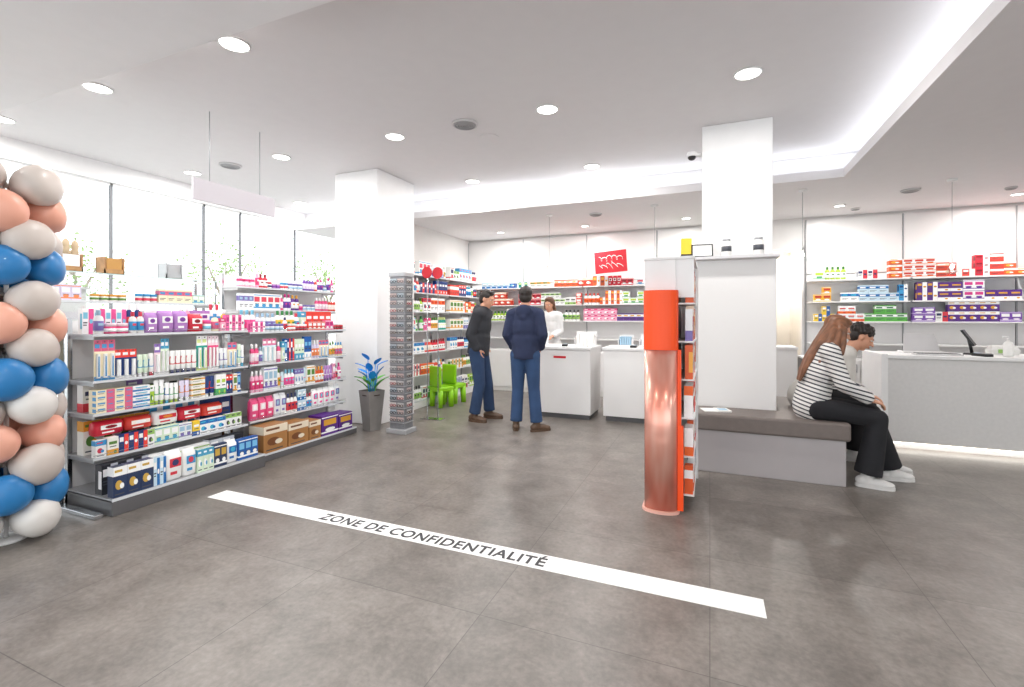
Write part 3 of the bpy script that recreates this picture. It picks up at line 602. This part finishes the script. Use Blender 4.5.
e=mo('yellow_carton',M().box(-.05,.05,-.03,.03,0,.2),pm('#f4cf3a'),loc=(-.22,5.08,2.0),rz=.2,bevel=.003,label='tall yellow box on column ledge',cat='box'); mo('print_band',M().box(-.051,.051,-.031,.031,.0,.04),black,parent=e)
e=mo('framed_notice',M().box(-.1,.1,-.008,.008,0,.13),black,loc=(-.07,5.06,2.003),rz=.15,label='small black framed notice on column ledge',cat='picture frame'); mo('sheet',M().box(-.088,.088,-.0095,-.008,.012,.118),paper,parent=e); e.rotation_euler=(-.15,0,.15)
for x in (.15,.43):
    e=mo('canister',M().lathe([(.04,0),(.045,.005),(.045,.14),(.035,.15)],20),paper,loc=(x,5.09,2.0),label='white round canister with dark label on ledge',cat='canister',group='canisters on column ledge')
    mo('lid',M().lathe([(.036,.15),(.036,.17)],18),grey,parent=e); mo('sticker',M().lathe([(.0458,.05),(.0458,.1)],20),pm('#4a4d55'),parent=e)
# ---------------- bench
bn=empty('waiting_bench',(0,0,0),'grey upholstered bench wrapping around the column','bench')
benchb=mat('bench_side','#aea8a9',.5,noise=.02); cush=mat('taupe_leather','#746a65',.5,noise=.06,nscale=20)
bp=[(-.2,4.67),(1.04,4.67),(1.04,6.0),(.585,6.0),(.585,5.075),(-.2,5.075)]
mo('base',M().prism(bp,0,.38),benchb,parent=bn,bevel=.006)
cp=[(-.22,4.64),(1.07,4.64),(1.07,6.02),(.585,6.02),(.585,5.075),(-.22,5.075)]
mo('cushion',M().prism(cp,.38,.53),cush,parent=bn,bevel=.02)
e=mo('magazine',M().box(-.12,.0,-.08,.08,0,.008).box(.002,.12,-.08,.08,0,.012),paper,loc=(.05,4.85,.53),rz=.3,label='open white booklet lying on the bench',cat='magazine')
mo('cover_print',M().box(.02,.1,-.05,.05,.012,.0125),pm('#9fc2d9'),parent=e)
# ---------------- green kid chairs
lime=mat('lime_plastic','#8fd016',.35)
def kchair(x,y,rz):
    e=empty('child_chair',(x,y,0),'lime green plastic children chair','chair',rz=rz,group='lime children chairs')
    mo('seat',M().box(-.15,.15,-.14,.14,.24,.32),lime,parent=e,bevel=.02)
    mo('backrest',M().box(-.15,.15,.09,.14,.32,.64),lime,parent=e,bevel=.02)
    for a in (-.105,.105):
        for b_ in (-.095,.095): mo('leg',M().tube((a*1.1,b_*1.1,0),(a,b_,.27),.042,.05,n=10),lime,parent=e)
kchair(-3.93,6.5,2.7); kchair(-3.93,6.9,2.9)
finish_products()
# ================= PEOPLE
def V(*a): return Vector(a)
skin=mat('skin','#d29a7e',.5,noise=.04,nscale=20)
def blob(name,m,mt,vox=.01,sm=6,parent=None,**k):
    o=mo(name,m,mt)
    r=o.modifiers.new('r','REMESH'); r.mode='VOXEL'; r.voxel_size=vox; r.use_smooth_shade=True
    s=o.modifiers.new('s','SMOOTH'); s.iterations=sm; s.factor=.5
    bpy.context.view_layer.update()
    me=bpy.data.meshes.new_from_object(o.evaluated_get(bpy.context.evaluated_depsgraph_get()))
    me.materials.clear(); me.materials.append(mt)
    for p in me.polygons: p.use_smooth=True
    bpy.data.objects.remove(o)
    return ob(name,me,parent=parent,**k)
def frame_of(J):
    U=(J['neck']-J['pelvis']).normalized(); Rt=(J['sh'][1]-J['sh'][0]).normalized(); F=U.cross(Rt).normalized(); Rt=F.cross(U)
    return Rt,F,U
def bas(r,f,u): return Matrix((r,f,u)).transposed()
def torso(m,J,e=0,w=1,loose=0):
    Rt,F,U=frame_of(J); P=J['pelvis'];C=J['chest'];N=J['neck']
    B=bas(Rt,F,U); P1=P.lerp(C,.45)
    m.ell(P,(.155*w+e,.115+e,.12+e),B)
    m.ell(P1,(.132*w+e+loose*1.3,.1+e+loose*.6,.16+e),B)
    m.ell(C,(.15*w+e+loose*.7,.112+e,.18+e),B)
    m.ell(C.lerp(N,.55),(.155*w+e,.095+e,.11+e),B)
    if loose: m.ell(P.lerp(C,.2),(.155*w+e,.118+e,.18),B)
    for s in (0,1):
        m.cap(N-U*.03,.055+e,J['sh'][s],.058+e)
def arms(m,J,e=0,stop=1.0,flat=False):
    for s in (0,1):
        a,b_,c=J['sh'][s],J['el'][s],J['wr'][s]
        m.cap(a,.055+e,b_,.042+e)
        c2=b_.lerp(c,stop)
        if flat: m.ell(b_,(.042+e,)*3); m.tube(b_,c2,.042+e,.033+e,n=14)
        else: m.cap(b_,.042+e,c2,.028+e)
def legs(m,J,e=0,stop=1.0,flat=False,flare=0):
    for s in (0,1):
        a,b_,c=J['hip'][s],J['kn'][s],J['an'][s]
        m.cap(a,.085+e,b_,.056+e)
        c2=b_.lerp(c,stop)
        if flat: m.ell(b_,(.056+e,)*3); m.tube(b_,c2,.056+e,.044+e+flare,n=16)
        else:
            m.cap(b_,.054+e,b_.lerp(c,.35),.056+e); m.cap(b_.lerp(c,.35),.056+e,c2,.037+e)
def head(m,J):
    H=J['head']; F=J['hf'].normalized(); U=(J['hu']-F*J['hu'].dot(F)).normalized(); Rt=F.cross(U)
    B=bas(Rt,F,U)
    m.ell(H+U*.022-F*.012,(.075,.094,.09),B); m.ell(H-U*.03+F*.02,(.06,.07,.082),B); m.ell(H-U*.095+F*.05,(.027,.026,.02),B)
    m.cap(H+F*.088,.008,H-U*.032+F*.108,.013); m.ell(H+U*.02+F*.08,(.045,.016,.01),B)
    m.ell(H-U*.064+F*.083,(.022,.012,.011),B)
    for s in (-1,1): m.ell(H+Rt*s*.076-U*.012,(.01,.02,.03),B)
    m.cap(H-U*.05-F*.02,.055,J['neck']-frame_of(J)[2]*.01,.058)
    return H,F,U,Rt,B
def hand(m,W,D,N,T):
    D=D.normalized(); T=(T-D*T.dot(D)).normalized(); N=(N-D*N.dot(D)-T*N.dot(T)).normalized()
    m.ell(W+D*.045,(.041,.016,.052),bas(T,N,D)); m.cap(W-D*.02,.027,W+D*.02,.025)
    for t,l in ((.031,.068),(.011,.078),(-.01,.072),(-.03,.056)):
        b0=W+D*.083+T*t; d1=(D*.9+N*.42).normalized(); d2=(D*.5+N*.85).normalized()
        b1=b0+d1*l*.5; m.cap(b0,.0095,b1,.0088,n=8); m.cap(b1,.0088,b1+d2*l*.5,.0075,n=8)
    t0=W+D*.025+T*.032; t1=t0+(D*.6+T*.7+N*.3).normalized()*.038; m.cap(t0,.013,t1,.0105,n=8); m.cap(t1,.0105,t1+(D*.85+N*.4).normalized()*.03,.0088,n=8)
def person(loc,rz,J,label,top,pants,shoe,hairm,long=False,curly=False,scale=1,e_top=.022,loose=.02,hood=True,flare=.012,sole=None,topname='hoodie',e_leg=.018,slim=1,hem=0,band=False):
    m=M(); torso(m,J,w=slim); arms(m,J); legs(m,J); H,F,U,Rt,B=head(m,J)
    for s in (0,1):
        hd=J['hd'][s]; hand(m,J['wr'][s],hd[0],hd[1],hd[2])
        an=J['an'][s]; td=J['toe'][s].normalized(); m.ell(an+td*.05-V(0,0,.045),(.035,.035,.03)); m.cap(an-V(0,0,.03),.033,an+td*.13-V(0,0,.055),.024)
    body=blob('person',m,skin,vox=.0075,sm=3)
    body.location=loc; body.rotation_euler=(0,0,rz); body.scale=(scale,)*3
    tag(body,label,'person')
    for s in (-1,1):
        ey=mo('eye',M().ell(H+Rt*s*.031+F*.08+U*.002,(.012,.010,.006),B),mat('eye_white','#e4ddd8',.3),parent=body)
        mo('iris',M().ell(H+Rt*s*.031+F*.0895+U*.001,(.005,.002,.005),B),mat('iris_brown','#2b1a12',.2),parent=ey)
        mo('eyebrow',M().ell(H+Rt*s*.033+F*.089+U*.02,(.016,.004,.0025),B),hairm,parent=body)
    mo('mouth',M().ell(H-U*.064+F*.0935,(.022,.005,.007),B),mat('lips','#b5675c',.4),parent=body)
    m=M()
    if curly:
        m.ell(H+U*.045-F*.032,(.084,.092,.08),B); m.ell(H-U*.005-F*.05,(.08,.058,.08),B)
    else:
        m.ell(H+U*.04-F*.025,(.087,.1,.086),B); m.ell(H-U*.01-F*.048,(.082,.062,.085),B); m.ell(H+U*.088+F*.025,(.06,.052,.032),B)
    if long:
        pts=J['hairpts']
        for (a,ra),(b_,rb) in zip(pts,pts[1:]):
            for ox in (-.05,-.018,.018,.05): m.cap(a+V(ox,0,0),ra*.62,b_+V(ox*.9,0,0),rb*.62)
        for s in (-1,1):
            m.cap(H+U*.03+Rt*s*.068+F*.0,.024,H-U*.07+Rt*s*.078-F*.01,.024)
            m.cap(H-U*.07+Rt*s*.078-F*.01,.024,pts[1][0]+V(s*.06,.02,0),.03)
        if J.get('lock'):
            for lk in J['lock']:
                for a,b_ in zip(lk,lk[1:]): m.cap(a,.024,b_,.02)
    else:
        kk=44 if curly else 14
        for i in range(kk):
            if curly:
                a=i*2.4; z=.035+.085*(i/kk); r_=.082*math.sqrt(max(0,1-((z-.035)/.1)**2)); m.ell(H+U*z-F*.028+Rt*r_*math.cos(a)+F*(r_*1.1*math.sin(a)),(.021,)*3,B,n=8,k=5)
            else:
                a=i*.9; m.ell(H+U*.1+Rt*.05*math.cos(a)+F*(.05*math.sin(a)),(.022,.03,.018),B,n=8,k=5)
    blob('hair',m,hairm,vox=.006,sm=6 if long else (1 if curly else 3),parent=body)
    m=M(); torso(m,J,e=e_top,w=slim,loose=loose); arms(m,J,e=e_top-.002,stop=.93,flat=True)
    Rb,Fb,Ub=frame_of(J)
    if hem: m.ell(J['pelvis'],(.16*slim+e_top,.12+e_top,.13+hem),bas(Rb,Fb,Ub))
    N=J['neck']
    if hood:
        m.ell(N-Fb*.085-Ub*.03,(.105,.05,.08),bas(Rb,Fb,Ub)); m.ell(N+Ub*.008,(.088,.082,.04),bas(Rb,Fb,Ub)); m.ell(N-Fb*.1-Ub*.1,(.06,.035,.055),bas(Rb,Fb,Ub))
    for s in (0,1):
        a,b_,c=J['sh'][s],J['el'][s],J['wr'][s]
        m.ell(b_.lerp(c,.85),(.038+e_top,)*3)
    if band:
        cs=J['pelvis'].lerp(J['chest'],-.12)
        m.rings([[cs+Rb*((.156*slim+e_top)*k*math.cos(6.2832*i/24))+Fb*((.116+e_top)*k*math.sin(6.2832*i/24))+Ub*z for i in range(24)] for k,z in ((.97,-.06),(.99,-.03),(1.0,0),(1.0,.06))])
    blob(topname,m,top,vox=.010,sm=6,parent=body)
    for s in (0,1):
        b_,c=J['el'][s],J['wr'][s]
        mo('cuff',M().tube(b_.lerp(c,.9),b_.lerp(c,.97),.042,.036,n=16),top,parent=body)
    m=M(); legs(m,J,e=e_leg,stop=.95,flat=True,flare=flare); m.ell(J['pelvis']-Ub*.03,(.155*slim+.014,.118+.011,.11),bas(Rb,Fb,Ub))
    for s in (0,1):
        m.cap(J['pelvis']+V(0,0,-.02),.09,J['hip'][s],.088+e_leg)
        a,b_=J['kn'][s],J['an'][s]
        dd=(b_-a).normalized(); o1=dd.orthogonal().normalized(); B2=bas(o1,dd.cross(o1),dd)
        for t,tw in ((.05,.3),(.82,-.2),(.9,.2)): m.ell(a.lerp(b_,t),(.056+e_leg+flare*t*.6,.056+e_leg+flare*t*.6,.012),B2@Matrix.Rotation(tw,3,'X'))
    blob('trousers',m,pants,vox=.010,sm=4,parent=body)
    for s in (0,1):
        an=J['an'][s]; td=J['toe'][s].normalized(); sd=V(0,0,1).cross(td); zb=an.z-.085
        g=V(an.x,an.y,zb)
        Bs=bas(sd,td,V(0,0,1)); m=M()
        m.ell(g-td*.035+V(0,0,.05),(.042,.05,.045),Bs); m.ell(g+td*.06+V(0,0,.045),(.045,.09,.038),Bs); m.ell(g+td*.12+V(0,0,.036),(.047,.065,.03),Bs); m.cap(g+V(0,0,.05),.042,g+V(0,0,.105),.042)
        sh_=blob('shoe',m,shoe,vox=.008,sm=3,parent=body)
        poly=[]
        for i in range(20):
            a=6.2832*i/20; w=.048 if math.sin(a)>0 else .042; yy=.05+.135*math.sin(a); p=g+sd*(w*math.copysign(abs(math.cos(a))**.7,math.cos(a)))+td*yy; poly.append((p.x,p.y))
        mo('sole',M().prism(poly,zb,zb+.025),sole or shoe,parent=sh_)
    return body
def cloth(name,h,rough=.95,n=.14,ns=7): return mat(name,h,rough,noise=n,nscale=ns)
blackc=cloth('black_cloth','#232327'); dgc=cloth('charcoal_cloth','#35363b'); navy=cloth('navy_cloth','#29314c'); jeans=cloth('denim','#30486c'); djeans=cloth('dark_denim','#2c4060'); coatw=cloth('white_coat','#e9e9e9',n=.03)
hairb=cloth('dark_hair','#241b17',.5,.3,60); hairbr=cloth('brown_hair','#5a3a26',.5,.3,60)
hairr=mat('auburn_hair','#80543a',.42,noise=.4,nscale=1,stretch=((90,14,10),(.45,0,0)))
brownsh=mat('brown_leather','#5a4434',.5); whs=mat('white_trainers','#dedcda',.5)
dn=V(0,0,-1)
J=dict(pelvis=V(0,0,.97),chest=V(0,.0,1.25),neck=V(0,.0,1.49),head=V(0,.025,1.64),hf=V(-.15,1,-.08),hu=V(0,0,1),
 sh=[V(-.165,0,1.41),V(.165,0,1.415)],el=[V(-.22,-.04,1.17),V(.23,-.05,1.17)],wr=[V(-.165,.1,1.0),V(.165,.1,1.0)],
 hd=[(V(.4,.6,-.5),V(0,-1,0),V(.3,0,.8)),(V(-.4,.6,-.5),V(0,-1,0),V(-.3,0,.8))],
 hip=[V(-.085,0,.92),V(.085,0,.92)],kn=[V(-.1,.03,.5),V(.105,.02,.5)],an=[V(-.11,-.02,.085),V(.15,-.03,.085)],toe=[V(-.25,1,0),V(.8,.6,0)])
person((-2.13,5.52,0),math.radians(8),J,'person in navy hoodie and jeans standing at the counter',navy,jeans,brownsh,hairb,scale=1.02,loose=.026,e_top=.023,band=True,slim=.94)
J=dict(pelvis=V(0,0,.95),chest=V(0,.03,1.22),neck=V(0,.07,1.45),head=V(0,.12,1.58),hf=V(.25,1,-.3),hu=V(0,.2,1),
 sh=[V(-.155,.06,1.38),V(.155,.05,1.38)],el=[V(-.2,-.03,1.13),V(.2,-.04,1.12)],wr=[V(-.15,.04,.93),V(.15,.04,.93)],
 hd=[(V(.2,.3,-1),V(1,0,0),V(0,1,.3)),(V(-.2,.3,-1),V(-1,0,0),V(0,1,.3))],
 hip=[V(-.085,0,.9),V(.085,-.0,.9)],kn=[V(-.11,.08,.49),V(.1,.05,.49)],an=[V(-.14,.1,.085),V(.11,-.02,.085)],toe=[V(-.1,1,0),V(.2,1,0)])
person((-2.93,5.82,0),math.radians(-84),J,'person in charcoal hooded jacket and jeans, hands in pockets',dgc,djeans,brownsh,hairb,scale=1.05,loose=.024,e_top=.024,band=True,slim=.94)
J=dict(pelvis=V(0,0,.95),chest=V(0,.02,1.22),neck=V(0,.06,1.44),head=V(0,.09,1.57),hf=V(.1,1,-.2),hu=V(0,.1,1),
 sh=[V(-.145,.04,1.38),V(.145,.04,1.38)],el=[V(-.17,.03,1.13),V(.17,.03,1.13)],wr=[V(-.1,.2,1.05),V(.1,.2,1.05)],
 hd=[(V(.2,1,-.1),dn,V(1,0,0)),(V(-.2,1,-.1),dn,V(-1,0,0))],
 hip=[V(-.085,0,.9),V(.085,0,.9)],kn=[V(-.09,.02,.49),V(.09,.02,.49)],an=[V(-.1,0,.085),V(.1,0,.085)],toe=[V(-.1,1,0),V(.1,1,0)],hairpts=[(V(0,.03,1.6),.05),(V(0,-.03,1.5),.05),(V(0,-.06,1.42),.035)])
person((-2.55,7.85,0),math.pi,J,'person in white pharmacist coat behind the counter, looking down',coatw,coatw,whs,hairbr,long=True,hood=False,topname='white_coat',slim=.88,hem=.1,scale=1.04,loose=.005,e_top=.016)
strm=bpy.data.materials.new('striped_knit'); strm.use_nodes=True; nt=strm.node_tree; b=nt.nodes['Principled BSDF']; b.inputs['Roughness'].default_value=.85
t=nt.nodes.new('ShaderNodeTexCoord'); dp=nt.nodes.new('ShaderNodeVectorMath'); dp.operation='DOT_PRODUCT'; dp.inputs[1].default_value=(0,.3,.95)
mu=nt.nodes.new('ShaderNodeMath'); mu.operation='MULTIPLY'; mu.inputs[1].default_value=30; fr=nt.nodes.new('ShaderNodeMath'); fr.operation='FRACT'
gt=nt.nodes.new('ShaderNodeMath'); gt.operation='GREATER_THAN'; gt.inputs[1].default_value=.66; mxx=nt.nodes.new('ShaderNodeMix'); mxx.data_type='RGBA'; mxx.inputs[6].default_value=lin('#e9e7e3'); mxx.inputs[7].default_value=lin('#2b2c3a')
L=nt.links.new; L(t.outputs['Object'],dp.inputs[0]);L(dp.outputs['Value'],mu.inputs[0]);L(mu.outputs[0],fr.inputs[0]);L(fr.outputs[0],gt.inputs[0]);L(gt.outputs[0],mxx.inputs[0]);L(mxx.outputs[2],b.inputs['Base Color'])
J=dict(pelvis=V(0,0,.645),chest=V(0,.05,.92),neck=V(0,.13,1.16),head=V(0,.2,1.3),hf=V(.1,.88,-.45),hu=V(0,.45,.88),
 sh=[V(-.16,.11,1.11),V(.16,.11,1.11)],el=[V(-.2,.21,.86),V(.21,.19,.85)],wr=[V(-.07,.42,.74),V(.08,.41,.72)],
 hd=[(V(.3,1,-.25),dn,V(1,0,0)),(V(-.2,1,-.35),dn,V(-1,0,.2))],
 hip=[V(-.09,.03,.625),V(.09,.03,.625)],kn=[V(-.12,.48,.58),V(.1,.46,.57)],an=[V(-.16,.62,.085),V(.12,.38,.085)],toe=[V(-.1,1,0),V(.15,1,0)],
 hairpts=[(V(.0,.15,1.33),.07),(V(.02,.06,1.19),.06),(V(.04,-.02,1.06),.048),(V(.05,-.07,.95),.036),(V(.05,-.1,.86),.02)],
 lock=[[V(.08,.2,1.31),V(.11,.17,1.2),V(.13,.14,1.1),V(.135,.11,1.0)],[V(.08,.16,1.31),V(.11,.11,1.18),V(.13,.06,1.06),V(.12,.01,.95)],[V(.08,.23,1.3),V(.1,.22,1.2),V(.12,.2,1.1)]])
person((.82,4.86,0),math.radians(-88),J,'seated person with long auburn hair, striped jumper, black trousers',strm,blackc,whs,hairr,long=True,hood=False,topname='striped_jumper',slim=.95,flare=.04,e_leg=.016,hem=.04,loose=.02)
J=dict(pelvis=V(0,0,.65),chest=V(0,.2,.9),neck=V(0,.38,1.09),head=V(0.0,.475,1.215),hf=V(.3,.9,-.5),hu=V(0,.5,.85),
 sh=[V(-.18,.32,1.05),V(.18,.3,1.05)],el=[V(-.2,.33,.79),V(.2,.31,.79)],wr=[V(-.05,.46,.72),V(.06,.44,.72)],
 hd=[(V(.3,.8,-.25),dn,V(1,0,0)),(V(-.2,.8,-.35),dn,V(-1,0,.2))],
 hip=[V(-.09,.03,.63),V(.09,.03,.63)],kn=[V(-.14,.47,.6),V(.14,.47,.6)],an=[V(-.14,.44,.085),V(.16,.62,.085)],toe=[V(-.1,1,0),V(.15,1,0)])
person((.86,5.42,0),math.radians(-88),J,'seated person leaning forward in cream top, short dark hair',cloth('cream_cloth','#d3cfc9',n=.04),blackc,whs,hairb,curly=True,hood=False,topname='cream_jumper',flare=.02,hem=.03)
# ---------------- world + camera
w=bpy.data.worlds.new('w'); sc.world=w; w.use_nodes=True
bg=w.node_tree.nodes['Background']; bg.inputs[0].default_value=(.93,.96,1,1); bg.inputs[1].default_value=2.6
sc.view_settings.view_transform='Standard'; sc.view_settings.exposure=.18; sc.view_settings.look='None'
cam=bpy.data.cameras.new('camera'); co=bpy.data.objects.new('camera',cam); COL.objects.link(co)
co.location=(0,0,1.4); co.rotation_euler=(math.pi/2,0,math.radians(22.7)); cam.sensor_width=36; cam.lens=16.63; cam.shift_y=-25.5/1024; cam.clip_start=.05
sc.camera=co
